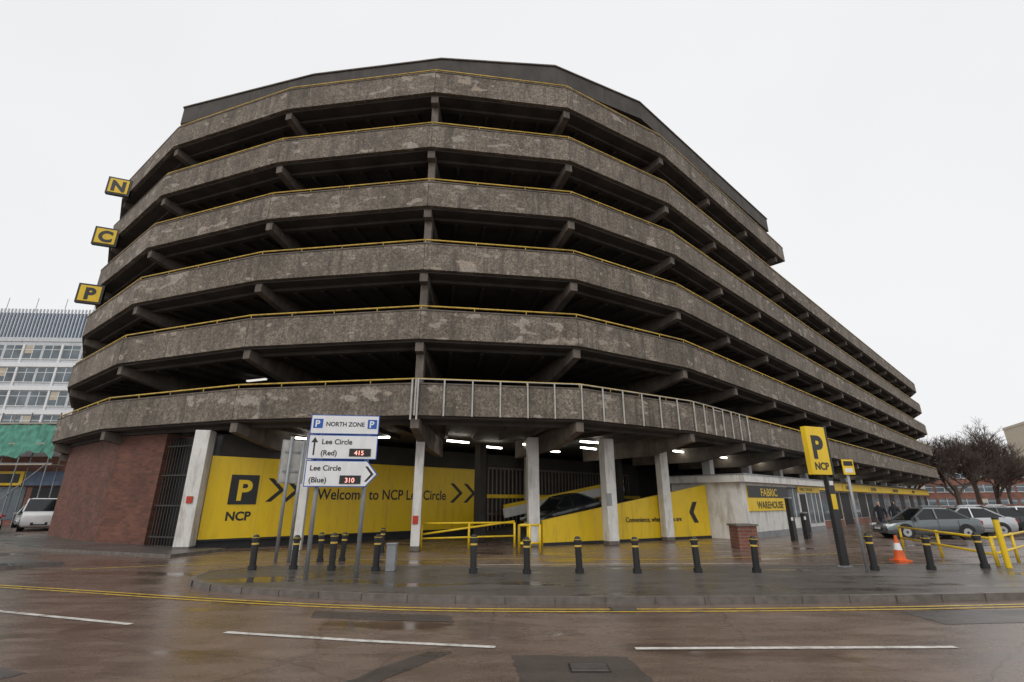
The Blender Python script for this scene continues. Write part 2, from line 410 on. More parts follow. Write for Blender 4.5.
# ------------------------------------------------------------------ welcome billboard
bb=parent_empty('welcome_billboard')
o0=Vector((-12.0,20.05)); o1=Vector((-1.8,29.15)); t=(o1-o0).normalized(); L=(o1-o0).length
Mf=frame((o0.x,o0.y,0),t)
b=B(Mf); b.box(0,L,.38,3.5,.0,.10,M['ysign'])
for k in range(1,7): b.box(L*k/7-.01,L*k/7+.01,.38,3.5,.10,.103,M['yrail'])
b.box(0,L,.30,.38,0,.12,M['dark'])
b.box(.8,1.85,1.65,2.8,.10,.12,M['black']); b.build('panel',bb)
b=B(Mf); b.box(0,L,0,.30,.0,.04,M['dark']); b.build('plinth',bb)
text('P',Mf,1.05,1.82,1.1,M['ysign'],bb,c=.125,bold=.03)
text('NCP',Mf,.8,1.05,.46,M['black'],bb,c=.107,bold=.015)
b=B(Mf)
chevron(b,2.2,1.75,.95,.5,.22,M['black'],.107); chevron(b,2.85,1.75,.95,.5,.22,M['black'],.107)
chevron(b,11.5,1.7,1.0,.6,.25,M['black'],.107); chevron(b,12.4,1.7,1.0,.6,.25,M['black'],.107)
b.build('chevrons',bb,recalc=False)
text('Welcome to NCP Lee Circle',Mf,4.35,1.85,.66,M['black'],bb,c=.107,bold=.010,sx=.88)
# ------------------------------------------------------------------ shop kiosk
ks=parent_empty('fabric_shop')
k=B()
k.prism([P(4.5,.2),P(16.8,.2),P(16.8,4),P(4.5,4)],0,2.7,M['white'])
pp=[P(4.2,-.15),P(17.1,-.15),P(17.1,4),P(4.2,4)]
k.prism(pp,2.7,3.05,M['white']); k.prism(inset(pp,-.04),3.05,3.1,M['grey'])
k.build('walls_and_fascia',ks)
a=P(4.5,.2); Mf=frame((a[0],a[1],0),NU); k=B(Mf)
k.box(.6,6.2,1.3,2.55,0,.06,M['ysign']); k.box(.6,6.2,1.95,2.55,.06,.065,M['black'])
k.box(6.4,7.9,.9,2.5,0,.03,M['glass']); k.box(6.35,7.95,2.5,2.56,0,.06,M['dark']); k.box(7.12,7.18,.9,2.5,.03,.05,M['white'])
k.box(8.3,9.3,0,2.2,0,.03,M['dark']); k.box(9.6,12,.5,2.4,0,.03,M['glass'])
for x in (10.4,11.2): k.box(x-.03,x+.03,.5,2.4,.03,.05,M['white'])
k.box(8.0,12.1,2.3,2.65,0,.07,M['ysign'])
k.box(0,12.3,0,.3,0,.02,M['grey'])
k.build('shopfront',ks)
text('FABRIC',Mf,3.4,2.04,.55,M['ysign'],ks,c=.07,align='CENTER',bold=.008,sx=1.3)
text('WAREHOUSE',Mf,3.4,1.42,.5,M['black'],ks,c=.07,align='CENTER',bold=.008,sx=1.2)
text('FABRICS  CURTAINS',Mf,8.3,2.38,.26,M['black'],ks,c=.075)
for i,(s0,s1) in enumerate([(17.4,25),(25.2,33),(33.2,42),(42.2,52),(52.2,64)]):
    sh=parent_empty('shop_unit'); k=B()
    a=P(s0,1.2); Mf=frame((a[0],a[1],0),NU); l=s1-s0; k.M=Mf
    k.box(0,l,0,3.2,-4,0,M['cream'] if i%2 else M['white'])
    k.box(0,l,2.55,3.15,0,.35,M['ysign']); k.box(0,l,3.15,3.22,-.1,.6,M['dark'])
    n=int(l/2)
    for j in range(n):
        k.box(l*j/n+.12,l*(j+1)/n-.12,.5 if j%3 else .05,2.45,0,.03,M['glass'] if j%2 else M['dark'])
    k.box(0,l,0,.45,0,.02,M['brick2'])
    k.build('shopfront',sh)
    text(['TYRES & EXHAUSTS','CARPETS','CAR WASH','BATHROOMS','SUPPLIES'][i],Mf,.6,2.68,.4,M['black'],sh,c=.36,bold=.01)
# ------------------------------------------------------------------ N C P box signs
for ch_,z,x,y in (('N',20.0,-23.95,25.7),('C',16.55,-23.85,25.7),('P',12.9,-23.8,25.7)):
    e=parent_empty('illuminated_letter_sign'); 
    Mf=frame((x,y-.35,z),(.92,.38)); b=B(Mf)
    b.box(-.60,.60,-.58,.58,-.25,0,M['black']); b.box(-.49,.49,-.47,.47,0,.03,M['ysign'])
    b.box(-.1,.2,-.06,.06,-1.1,-.25,M['black'])
    b.build('sign_box',e,bevel=.06); text(ch_,Mf,0,-.34,.95,M['black'],e,c=.04,align='CENTER',bold=.045)
# ------------------------------------------------------------------ ground / road
def flipup(o):
    bmx=bmesh.new(); bmx.from_mesh(o.data)
    for f in bmx.faces:
        f.normal_update()
        if f.normal.z<0: f.normal_flip()
    bmx.to_mesh(o.data); bmx.free(); return o
def sheet(name,poly,z,mat):
    b=B(); n=len(poly); b.add([(x,y,z) for x,y in poly],[tuple(range(n))],mat)
    return flipup(b.build(name,recalc=False))
sheet('ground',[(-900,-900),(900,-900),(900,900),(-900,900)],0,M['fore'])
kerbline=[(-60,24.5),(-30,17.3),(-11.3,12.25),(-6,10.75),(-2.8,10.0),(0,9.72),(5,9.8),(11,10.35),(25,12.3),(60,18)]
sheet('road',[(-60,-12)]+kerbline+[(60,-12)],.004,M['wetroad'])
def strip(b,pts,w,z,mat):
    n=len(pts);V=[]
    for i in range(n):
        a=Vector(pts[max(0,i-1)]);c=Vector(pts[min(n-1,i+1)]);d=(c-a).normalized();nn=Vector((-d.y,d.x))*w/2;p=Vector(pts[i])
        V+=[(p.x+nn.x,p.y+nn.y,z),(p.x-nn.x,p.y-nn.y,z)]
    b.add(V,[(2*i+1,2*i+3,2*i+2,2*i) for i in range(n-1)],mat)
def shift(pts,dy): return [(x,y-dy) for x,y in pts]
def smooth(pts,k=6):
    out=[]
    for i in range(len(pts)-1):
        p0=Vector(pts[max(0,i-1)]);p1=Vector(pts[i]);p2=Vector(pts[i+1]);p3=Vector(pts[min(len(pts)-1,i+2)])
        for j in range(k):
            t=j/k; q=.5*((2*p1)+(-p0+p2)*t+(2*p0-5*p1+4*p2-p3)*t*t+(-p0+3*p1-3*p2+p3)*t**3); out.append((q.x,q.y))
    out.append(pts[-1]); return out
yl=B(); ks_=smooth(kerbline); strip(yl,shift(ks_,.36),.07,.012,M['yline']); strip(yl,shift(ks_,.56),.07,.012,M['yline']); yl.build('double_yellow_lines',recalc=False)
wl=B()
for pts in ([(-13.2,10.6),(-8.56,9.18),(-5.7,8.27)],[(-4.03,7.8),(-2,7.36),(-.21,7.06)],[(1.54,7.0),(5.6,7.06)],[(8.2,7.25),(12.5,7.8)],[(-20,13),(-16,11.6)]):
    strip(wl,pts,.10,.012,M['line'])
wl.build('white_road_markings',recalc=False)
def rag(pts,n=9,a=.03):
    out=[];rnd=random.Random(4)
    for i in range(len(pts)):
        p=Vector(pts[i]);q=Vector(pts[(i+1)%len(pts)])
        for j in range(n): 
            c=p.lerp(q,j/n); out.append((c.x+rnd.uniform(-a,a),c.y+rnd.uniform(-a,a)))
    return out
pt=B()
for z,q in ((.008,[(-3.3,9.25),(-1.0,8.85),(-.9,8.4),(-3.2,8.75)]),(.008,[(0,6.75),(1.35,6.65),(1.45,5.75),(.1,5.7)]),(.008,[(-2.1,5.2),(-1.75,5.2),(-.75,6.85),(-1.05,6.9)]),(.008,[(6.5,9.2),(11,9.5),(11,8.6),(6.5,8.3)]),(.008,[(-9,7.3),(-5.2,6.1),(-5.4,5.7),(-9.2,6.7)])):
    q=rag(q); pt.add([(x,y,z) for x,y in q],[tuple(range(len(q)))],M['patch'])
flipup(pt.build('asphalt_patches',recalc=False))
mh=B()
for x,y in ((.85,6.25),(1.9,9.35),(-5,13.2)):
    z=.016 if y<10 else .006
    mh.box(x-.22,x+.22,y-.15,y+.15,z-.012,z,M['black'])
    for k in range(6): mh.box(x-.2,x+.2,y-.13+k*.046,y-.115+k*.046,z,z+.004,M['kerb'])
mh.build('drain_cover')
front=smooth([(-7.55,13.4),(-7.3,12.2),(-6.2,11.2),(-4.5,10.6),(-2.5,10.1),(0,9.82),(5,9.9),(11,10.45),(25,12.4),(60,18.1)])
backl=[(60,21),(25,15.8),(12,14.8),(0,14.2),(-5,14.5),(-6.8,14.3)]
pv=B(); poly=front+backl
pv.prism(poly,0,.11,M['pave'],M['kerb']); 
pv.ring(poly,inset(poly,.13),.111,.118,M['kerb'])
acc=0
for i in range(0,len(front)-1):
    a,b=front[i],front[i+1]; t,l=dirn(a,b)
    if a[0]>30: break
    d=(.9-acc)%.9
    while d<l:
        pv.obox(a[0]+t.x*d,a[1]+t.y*d+.06,.0,.1195,.007,.14,math.atan2(t.y,t.x),M['joint']); d+=.9
    acc=(acc+l)%.9
pv.build('pavement')
pv=B(); op=inset(OUT,-1.5); pv.prism([op[6],op[5],op[4],ic,ib,ia],0,.1,M['pave'],M['kerb']); pv.prism([(-60,25),(-30,17.8),(-14,13.8),(-13,15.5),(-30,21),(-60,30)],0,.1,M['pave'],M['kerb']); pv.build('pavement')
fl_=B(); strip(fl_,smooth([(-12,14.6),(-7,16.5),(-1,17.2),(5,17),(12,19)]),.08,.004,M['yline']); strip(fl_,[(-1,15.6),(8,16.0)],.08,.004,M['line']); fl_.build('forecourt_markings',recalc=False)
# ------------------------------------------------------------------ bollards
bmesh_cache=None
def bollard(x,y,z=0.11):
    global bmesh_cache
    if bmesh_cache is None:
        b=B(); b.cyl((0,0,0),(0,0,.10),.105,M['black'],n=14); b.cyl((0,0,.10),(0,0,.70),.08,M['black'],n=14)
        b.cyl((0,0,.60),(0,0,.64),.086,M['yrail'],n=14); b.cyl((0,0,.70),(0,0,.76),.098,M['black'],n=14); b.cyl((0,0,.76),(0,0,.84),.098,M['black'],.045,n=14)
        b.cyl((0,0,.765),(0,0,.775),.101,M['ysign'],n=14)
        o=b.build('bollard'); bmesh_cache=o.data
    else:
        o=bpy.data.objects.new('bollard',bmesh_cache); scene.collection.objects.link(o)
    o.location=(x,y,z); o.rotation_euler=(R(random.uniform(-2,2)),R(random.uniform(-2,2)),random.random()); o.scale=(1,1,random.uniform(.97,1.05))
for x,y in [(-6.6,13.6),(-5.6,13.7),(-4.55,13.5),(-3.4,13.35),(-.94,13.0),(.36,12.9),(1.64,13),(3.04,13),(4.55,13.1),(5.98,13.1),(9.15,13.5),(10.65,13.6),(12.3,13.9)]: bollard(x,y)
for x,y in [(-5.87,16.3),(-4.7,19.1),(-5.3,16.6)]: bollard(x,y,0)
# ------------------------------------------------------------------ direction sign
ds=parent_empty('car_park_direction_sign')
b=B(); b.cyl((-4.6,12.0,0.1),(-4.6,12.0,3.6),.05,M['grey'],n=10); b.cyl((-3.55,12.25,.1),(-3.55,12.25,3.6),.05,M['grey'],n=10); b.build('posts',ds,smooth=True)
Mf=frame((-4.85,11.85,2.08),(1.0,.14)); b=B(Mf)
W=1.60
def panel(x0,x1,y0,y1):
    b.box(x0,x1,y0,y1,0,.03,M['blue']); b.box(x0+.018,x1-.018,y0+.018,y1-.018,.03,.034,M['swhite'])
panel(0,W,1.22,1.68); panel(0,W,.63,1.2)
def poly_(pts,c,mat): b.add([(x,y,c) for x,y in pts],[tuple(range(len(pts)))],mat)
pts=[(0,.0),(1.40,0),(1.66,.29),(1.40,.6),(0,.6)]
b.add([(x,y,0) for x,y in pts]+[(x,y,.03) for x,y in pts],[(4,3,2,1,0),(5,6,7,8,9)]+[(i,(i+1)%5,5+(i+1)%5,5+i) for i in range(5)],M['blue'])
poly_([(.02,.02),(1.39,.02),(1.63,.29),(1.39,.58),(.02,.58)],.034,M['swhite'])
for x in (.06,1.33): b.box(x,x+.22,1.36,1.58,.034,.04,M['blue'])
b.box(.96,1.46,.70,.88,.034,.05,M['black']); b.box(.80,1.28,.07,.26,.034,.05,M['black'])
b.seg((.14,.72,.037),(.14,1.08,.037),.035,.006,M['black']); poly_([(.06,1.02),(.22,1.02),(.14,1.14)],.037,M['black'])
poly_([(1.36,.12),(1.42,.12),(1.57,.29),(1.42,.47),(1.36,.47),(1.50,.29)],.037,M['black'])
b.build('panels',ds)
for x in (.1,1.37): text('P',Mf,x,1.39,.22,M['swhite'],ds,c=.045,bold=.006)
text('NORTH ZONE',Mf,.805,1.41,.145,M['black'],ds,c=.037,align='CENTER',bold=.003,sx=.95)
text('Lee Circle',Mf,.3,.98,.17,M['black'],ds,c=.037,bold=.003); text('(Red)',Mf,.3,.72,.17,M['black'],ds,c=.037,bold=.003)
text('415',Mf,1.08,.73,.15,M['led'],ds,c=.053,bold=.002)
text('Lee Circle',Mf,.1,.37,.17,M['black'],ds,c=.037,bold=.003); text('(Blue)',Mf,.1,.1,.17,M['black'],ds,c=.037,bold=.003)
text('310',Mf,.92,.1,.15,M['led'],ds,c=.053,bold=.002)
e=parent_empty('road_sign'); b=B()
b.cyl((-7.1,16,0),(-7.1,16,3.75),.05,M['grey'],n=10); b.cyl((-6.75,16.1,0),(-6.75,16.1,3.6),.05,M['grey'],n=10)
b.build('posts',e,smooth=True); b=B(frame((-7.35,15.9,2.3),(.8,.6,0)))
b.box(0,.75,0,1.35,0,.03,M['grey']); b.box(.05,.7,.3,.36,-.03,0,M['chrome']); b.box(.05,.7,1,1.06,-.03,0,M['chrome'])
b.box(.03,.72,.03,1.32,.03,.034,M['wpost']); b.box(.1,.65,.35,.4,.034,.06,M['grey']); b.box(.1,.65,.95,1.0,.034,.06,M['grey']); b.build('sign_back',e)
e=parent_empty('utility_cabinet'); b=B(); b.box(-3.15,-2.92,13.3,13.5,.11,.72,M['grey']); b.box(-3.17,-2.9,13.28,13.52,.72,.76,M['grey']); b.build('cabinet_body',e,bevel=.01)
# ------------------------------------------------------------------ P totem
e=parent_empty('parking_totem_sign'); Mf=frame((8.2,13.9,0),(.93,.36,0)); b=B(Mf)
b.box(.60,.84,0.1,3.75,-.12,.0,M['black']); b.box(.04,.82,2.46,3.78,-.10,.06,M['ysign'])
b.box(.78,.855,2.4,3.82,-.11,.07,M['black']); b.box(.64,.78,2.18,2.3,0,.03,M['swhite']); b.box(.62,.80,1.55,1.95,0,.02,M['ysign']); b.build('totem_body',e,bevel=.012)
b=B(Mf); b.box(.55,.89,.1,.14,-.15,.03,M['grey']); b.build('base_plate',e)
text('P',Mf,.16,2.92,.85,M['black'],e,c=.065,bold=.035); text('NCP',Mf,.15,2.60,.27,M['black'],e,c=.065,bold=.008)
e=parent_empty('parking_notice_sign'); b=B(); b.cyl((8.75,13.2,.1),(8.75,13.2,2.75),.038,M['grey'],n=10); b.build('post',e,smooth=True)
Mf=frame((8.6,13.12,2.42),(1,.2,0)); b=B(Mf); b.box(0,.34,0,.38,0,.02,M['ysign']); b.box(.03,.31,.22,.34,.02,.023,M['black']); b.box(.05,.28,.05,.16,.02,.023,M['swhite']); b.build('plate',e)
e=parent_empty('traffic_cone'); b=B(); x,y=12.1,16.6
b.box(x-.21,x+.21,y-.21,y+.21,0,.04,M['orange']); b.cyl((x,y,.04),(x,y,.32),.16,M['orange'],.115,n=16,cap=False); b.cyl((x,y,.32),(x,y,.52),.115,M['swhite'],.078,n=16,cap=False); b.cyl((x,y,.52),(x,y,.75),.078,M['orange'],.03,n=16)
b.build('cone_body',e)
e=parent_empty('brick_pier'); b=B(); b.box(8.75,9.5,20.3,21.1,0,.85,M['brick2']); b.box(8.7,9.55,20.25,21.15,.85,.92,M['kerb']); b.build('pier_body',e)
def barrier(name,p,q,zs=(.45,1.0),posts=2,r=.045,leg=1.05):
    e=parent_empty(name); b=B(); p=Vector(p);q=Vector(q)
    for z in zs: b.cyl((p.x,p.y,z),(q.x,q.y,z),r,M['yellow'],n=8)
    for i in range(posts):
        k=i/(posts-1); c=p.lerp(q,k); b.cyl((c.x,c.y,0),(c.x,c.y,leg),r*1.15,M['yellow'],n=8)
    b.build('rails',e,smooth=True); return e
e=parent_empty('height_barrier'); b=B()
for x,y in ((-3.5,20.3),(-1.7,20.7),(.1,21.1)): b.cyl((x,y,0),(x,y,.95),.045,M['yellow'],n=8)
b.cyl((-3.5,20.3,.55),(.1,21.1,1.0),.04,M['yellow'],n=8); b.cyl((-3.5,20.3,.95),(.1,21.1,.95),.04,M['yellow'],n=8); b.cyl((-3.5,20.3,.4),(.1,21.1,.45),.035,M['yellow'],n=8)
b.build('rails',e,smooth=True)
barrier('hoop_barrier',(.25,18.6),(1.0,18.9),(.35,.95),3,.04,.97)
barrier('hoop_barrier',(.25,18.6),(.6,19.9),(.35,.95),2,.04,.97)
barrier('entry_gate',(13.0,14.3),(15.4,20.8),(.4,.8),3,.035,.85)
barrier('entry_gate',(13.2,14.5),(17.5,17.8),(.4,.8),3,.035,.85)
e=parent_empty('gate_post'); b=B(); b.cyl((13.0,14.0,.1),(13.0,14.0,1.3),.07,M['yellow'],n=12); b.cyl((13.0,14,1.3),(13.0,14,1.35),.08,M['black'],n=12); b.build('post',e)
for s in (5.4,7.2):
    q=P(s,-1.6); e=parent_empty('ticket_post'); b=B(); b.obox(q[0],q[1],0,1.9 if s<6 else 1.2,.26,.2,R(30),M['black']); b.obox(q[0],q[1],1.2 if s>6 else 1.9,1.26 if s>6 else 1.96,.32,.26,R(30),M['grey']); b.obox(q[0]-.02,q[1]-.12,.9,1.05,.12,.03,R(30),M['swhite']); b.build('machine',e)
# ------------------------------------------------------------------ vehicles
def car(name,loc,head,paint,van=False,L=4.4,pitch=0):
    e=parent_empty(name)
    Mx=Matrix.Translation(loc)@Matrix.Rotation(R(head),4,'Z')@Matrix.Rotation(R(pitch),4,'Y')
    b=B(Mx); hl=L/2
    if not van:
        st=[(hl,.34,.58,.62),(hl-.06,.24,.66,.74),(hl-.35,.2,.74,.84),(hl-.9,.2,.83,.88),(hl-1.25,.2,.90,.89),(-.2,.2,.94,.89),(-hl+1.0,.2,.97,.88),(-hl+.3,.22,1.0,.84),(-hl+.05,.3,.93,.78),(-hl,.38,.62,.74)]
    else:
        st=[(hl,.34,.75,.75),(hl-.08,.26,.95,.84),(hl-.45,.22,1.12,.92),(hl-.9,.22,1.22,.94),(0,.22,1.25,.95),(-hl+.3,.22,1.25,.95),(-hl,.3,1.25,.93)]
    V=[];n=8
    for x,zb,zt,w in st:
        sec=[(-w*.9,zb),(-w,zb+.16),(-w*1.0,zt-.22),(-w*.93,zt-.02),(w*.93,zt-.02),(w*1.0,zt-.22),(w,zb+.16),(w*.9,zb)]
        V+=[(x,y,z) for y,z in sec]
    Fs=[]
    for i in range(len(st)-1):
        for j in range(n):
            a=i*n+j;c=i*n+(j+1)%n; Fs.append((a,c,c+n,a+n))
    Fs+=[tuple(range(n)),tuple(range((len(st)-1)*n,len(st)*n))[::-1]]
    b.add(V,Fs,paint); b.build('body',e,smooth=True,bevel=.02)
    b=B(Mx)
    if not van: base=[(hl-1.2,.89,.83),(-hl+.55,.96,.80)]; top=[(hl-1.95,1.42,.60),(-hl+1.25,1.40,.58)]; 
    else: base=[(hl-.75,1.15,.90),(-hl+.02,1.24,.92)]; top=[(hl-1.5,1.92,.78),(-hl+.08,1.93,.80)]
    def q(p,s): return (p[0],s*p[2],p[1])
    b_=[q(base[0],-1),q(base[0],1),q(base[1],1),q(base[1],-1)]; t_=[q(top[0],-1),q(top[0],1),q(top[1],1),q(top[1],-1)]
    gm=M['cglass']
    b.add(b_+t_,[(0,1,5,4),(2,3,7,6)],gm)
    b.add(b_+t_,[(1,2,6,5),(3,0,4,7)],gm if not van else paint)
    rx0,rz,rw=top[0];rx1,rz1,rw1=top[1]
    b.add([(rx0,-rw,rz),(rx0,rw,rz),(rx1,rw1,rz1),(rx1,-rw1,rz1),(rx0-.12,-rw*.8,rz+.05),(rx0-.12,rw*.8,rz+.05),(rx1+.12,rw1*.8,rz1+.06),(rx1+.12,-rw1*.8,rz1+.06)],[(0,1,5,4),(1,2,6,5),(2,3,7,6),(3,0,4,7),(4,5,6,7)],paint)
    for s in (0,1,2,3): b.seg(b_[s],t_[s],.07,.07,paint)
    if van:
        for s in (-1,1): b.box(hl-1.9,hl-1.15,s*.9-.02*1,s*.9+.02,1.28,1.75,gm)
    else:
        for s in (-1,1):
            b.seg((-.15,s*.835,.93),(-.2,s*.61,1.41),.06,.06,paint)
            b.box(hl-1.45,hl-1.3,s*.95-.07,s*.95+.07,.9,1.02,paint)
            b.box(-1.0,hl-1.3,s*.893-.004,s*.893+.004,.40,.43,M['dark'])
            for x in (-.15,hl-1.22,-1.05): b.box(x-.006,x+.006,s*.893-.004,s*.893+.004,.35,.90,M['dark'])
    for s in (-1,1):
        for x in (hl-.85,-hl+.85):
            b.cyl((x,s*.66,.35),(x,s*(.897 if not van else .958),.35),.375,M['dark'],n=18)
            b.cyl((x,s*.68,.32),(x,s*.905 if not van else s*.965,.32),.32,M['tyre'],n=18)
            b.cyl((x,s*.70,.32),(x,s*.912 if not van else s*.972,.32),.2,M['chrome'],n=10)
            b.cyl((x,s*.70,.32),(x,s*.916 if not van else s*.976,.32),.06,M['dark'],n=8)
        b.box(hl-.22,hl-.02,s*.62-.13,s*.62+.13,.58,.70,M['lampw']); b.box(-hl-.012,-hl+.1,s*.66-.1,s*.66+.1,.68,.86,M['taill'])
    b.box(hl-.03,hl+.015,-.4,.4,.36,.52,M['dark']); b.box(hl,hl+.025,-.26,.26,.42,.53,M['swhite']); b.box(-hl-.02,-hl,-.26,.26,.5,.61,M['ysign'])
    b.build('windows_wheels_trim',e)
    return e
def paint(name,c,metal=.4):
    m=simple(name,c,.22,metal=metal,var=.05); m.node_tree.nodes['Principled BSDF'].inputs['Coat Weight'].default_value=.6; return m
pg=paint('paint_dark_grey',(.13,.15,.16)); ps=paint('paint_silver',(.48,.50,.52)); pb=paint('paint_black',(.03,.032,.036)); pw=paint('paint_white',(.7,.7,.7),0); pr=paint('paint_red',(.35,.015,.01),.1); pbl=paint('paint_blue',(.05,.08,.13))
car('parked_car',(21.0,26.6,0),172,pg)
car('parked_car',(24.9,28.9,0),168,ps)
car('parked_car',(28.3,30.9,0),165,pb)
car('parked_car',(31.9,33.4,0),165,ps)
car('parked_car',(35.6,36.0,0),165,ps)
car('parked_car',(39.4,38.9,0),165,pw)
car('parked_car',(43.5,42.0,0),165,ps)
car('parked_car',(47.7,45.2,0),165,ps)
car('parked_car',(40,46,0),150,ps); car('parked_car',(46,52,0),140,ps); car('parked_car',(52,56,0),140,pw); car('parked_car',(34,42,0),50,pg)
car('parked_car',(2.75,27.3,.62),208,pb,pitch=9)
car('parked_van',(-31.2,34.4,0),-48,pw,van=True,L=4.6)
car('parked_car',(-31.2,30.4,0),-40,pr)
car('parked_car',(-36,39,0),-50,ps)
# ------------------------------------------------------------------ people
def person(loc,head,stride=.25,coat=M['coat'],leg=M['jean']):
    J=[(0,0,.95),(0,0,1.12),(0,0,1.38),(0,.02,1.52),(0,.03,1.64),(0,.03,1.76),
       (-.19,0,1.42),(-.25,-.05-stride*.4,1.15),(-.24,.02-stride*.3,.88),
       (.19,0,1.42),(.25,.05+stride*.3,1.15),(.24,.12+stride*.4,.9),
       (-.1,0,.9),(-.1,stride*.5+.04,.5),(-.1,stride*.6,.08),(-.1,stride*.6+.16,.04),
       (.1,0,.9),(.1,-stride*.4+.04,.5),(.1,-stride*.9,.12),(.1,-stride*.9+.15,.04)]
    Ed=[(0,1),(1,2),(2,3),(3,4),(4,5),(2,6),(6,7),(7,8),(2,9),(9,10),(10,11),(0,12),(12,13),(13,14),(14,15),(0,16),(16,17),(17,18),(18,19)]
    rad=[.15,.14,.16,.06,.1,.07,.075,.055,.035,.075,.055,.035,.095,.065,.045,.035,.095,.065,.045,.035]
    me=bpy.data.meshes.new('p'); me.from_pydata(J,Ed,[]); o=bpy.data.objects.new('p',me); scene.collection.objects.link(o)
    o.modifiers.new('s','SKIN')
    for i,r in enumerate(rad): me.skin_vertices[0].data[i].radius=(r,r*(.75 if i<3 else 1))
    me.skin_vertices[0].data[0].use_root=True
    ss=o.modifiers.new('ss','SUBSURF'); ss.levels=1; ss.render_levels=1
    dg=bpy.context.evaluated_depsgraph_get(); ev=bpy.data.meshes.new_from_object(o.evaluated_get(dg))
    bpy.data.objects.remove(o)
    ev.materials.clear()
    for m in (coat,leg,M['skin'],M['hair'],M['black']): ev.materials.append(m)
    for p in ev.polygons:
        z=p.center.z; y=p.center.y; p.use_smooth=True
        k=0
        if z<.1: k=4
        elif z<.86 and abs(p.center.x)<.19: k=1
        elif z>1.54: k=3 if (z>1.74 or y<.0) else 2
        elif z<.92 and abs(p.center.x)>.19: k=2
        p.material_index=k
    ob=bpy.data.objects.new('pedestrian',ev); scene.collection.objects.link(ob); ob.location=loc; ob.rotation_euler=(0,0,R(head)); return ob
person((20.6,29.0,0),120); person((22.6,30.6,0),-60,.1)
# ------------------------------------------------------------------ trees
def tree_mesh(h,seed):
    rnd=random.Random(seed); b=B()
    def br(p,d,l,r,lev):
        q=p+d*l; b.cyl(p,q,r,M['bark'],r*.7,n=6 if lev<2 else 3,cap=False)
        if lev>=6: return
        for i in range(4):
            ax=Vector((rnd.uniform(-1,1),rnd.uniform(-1,1),rnd.uniform(-.3,.8))).normalized()
            nd=(d*(.75 if i else 1.1)+ax*.85+Vector((0,0,.12))).normalized()
            st=p+d*l*rnd.uniform(.5,1.0)
            br(st,nd,l*rnd.uniform(.66,.84),max(.02,r*.56),lev+1)
    br(Vector((0,0,0)),Vector((0,0,1)),h*.22,h*.020,0)
    return b
tm=[tree_mesh(18,3),tree_mesh(18,11)]
trees=[tm[0].build('bare_tree',recalc=False),tm[1].build('bare_tree',recalc=False)]
pos=[(73,84,0,1.1),(80,88,1,1.15),(87,92,0,1.1),(68,87,1,.85),(95,98,1,.9)]
for i,(x,y,k,s) in enumerate(pos):
    if i<2: o=trees[k]
    else: o=bpy.data.objects.new('bare_tree',trees[k].data); scene.collection.objects.link(o)
    o.location=(x,y,0); o.scale=(s,s,s); o.rotation_euler=(0,0,i*1.9)
# ------------------------------------------------------------------ background buildings
def block(name,o,t,L,H,dep,wall,fh=3.1,bw=3.0,band=None,win=M['glass'],parapet=.6,wh=1.5,gap=.25):
    e=parent_empty(name); Mf=frame((o[0],o[1],0),t); b=B(Mf)
    b.box(0,L,0,H,-dep,0,wall); b.box(-.1,L+.1,H,H+parapet,-dep-.1,.1,wall)
    n=int(H/fh); m=int(L/bw)
    for i in range(n):
        z=fh*i+.9
        if band: b.box(0,L,fh*i-.3,fh*i+.3,0,.2,band)
        for j in range(m):
            x=L*j/m+gap; w=L/m-2*gap
            b.box(x,x+w,z,z+wh,.0,.02,win)
            b.box(x+w/2-.04,x+w/2+.04,z,z+wh,.02,.05,M['swhite'])
            b.box(x-.05,x+w+.05,z-.1,z,0,.1,M['swhite'])
            b.box(x,x+w,z+wh*.66,z+wh*.66+.07,.02,.05,M['swhite'])
            if (i*7+j*5)%4==0: b.box(x+.05,x+w*.5-.05,z+wh*.4,z+wh-.02,.021,.03,M['cream'])
            if band and j%2==0: b.box(x-gap-.14,x-gap+.14,fh*i+.3,fh*(i+1)-.3,.0,.14,band)
    b.build('walls_and_windows',e); return e
block('office_building',(-105,64),(1,.04,0),68,23.2,14,M['office'],3.3,2.6,M['swhite'],wh=1.95,gap=.2)
block('office_tower',(-112,80),(1,.05,0),60,31,16,M['office'],3.2,2.0)
e=parent_empty('plant_room_screen'); b=B(frame((-112,79.9,0),(1,.05,0)))
b.box(0,60,28.3,33.6,.2,.3,M['officeblue'])
for j in range(100): b.box(j*.6,j*.6+.14,28.1,34.3 if j<70 else 33.4,.3,.6,M['office'])
for j in range(0,60,5): b.cyl((j+2,34,.1),(j+2,36.5,.1),.05,M['grey'],n=5)
b.build('ribs',e)
e=parent_empty('shop_building'); b=B(frame((-70,42,0),(1,-.02,0)))
b.box(0,34,0,5.3,-9,0,M['brick2']); b.box(0,34,3.0,4.1,0,.25,M['officeblue']); 
for j in range(11): b.box(j*3.1+.2,j*3.1+2.8,.4,2.9,0,.05,M['glass'] if j%2 else M['dark'])
b.box(28,30.5,3.0,4.1,.25,.4,M['ysign']); b.box(28.3,30.2,3.2,3.9,.4,.43,M['black'])
b.box(0,34,5.3,7.6,-9,-.8,M['office']); b.build('walls_and_windows',e)
e=parent_empty('scaffolding'); b=B(frame((-70,42,0),(1,-.02,0)))
for j in range(15):
    b.cyl((j*2.4,0,.9),(j*2.4,8.6,.9),.05,M['grey'],n=6); b.cyl((j*2.4,0,1.9),(j*2.4,8.6,1.9),.05,M['grey'],n=6)
for z in (4.6,6.2,7.8): b.cyl((0,z,1.9),(34,z,1.9),.05,M['grey'],n=6); b.box(0,34,z-.1,z-.05,.8,1.95,M['cream'])
for j in range(7): b.cyl((j*4.8,0,1.95),(j*4.8+4.8,4.6,1.95),.04,M['grey'],n=5)
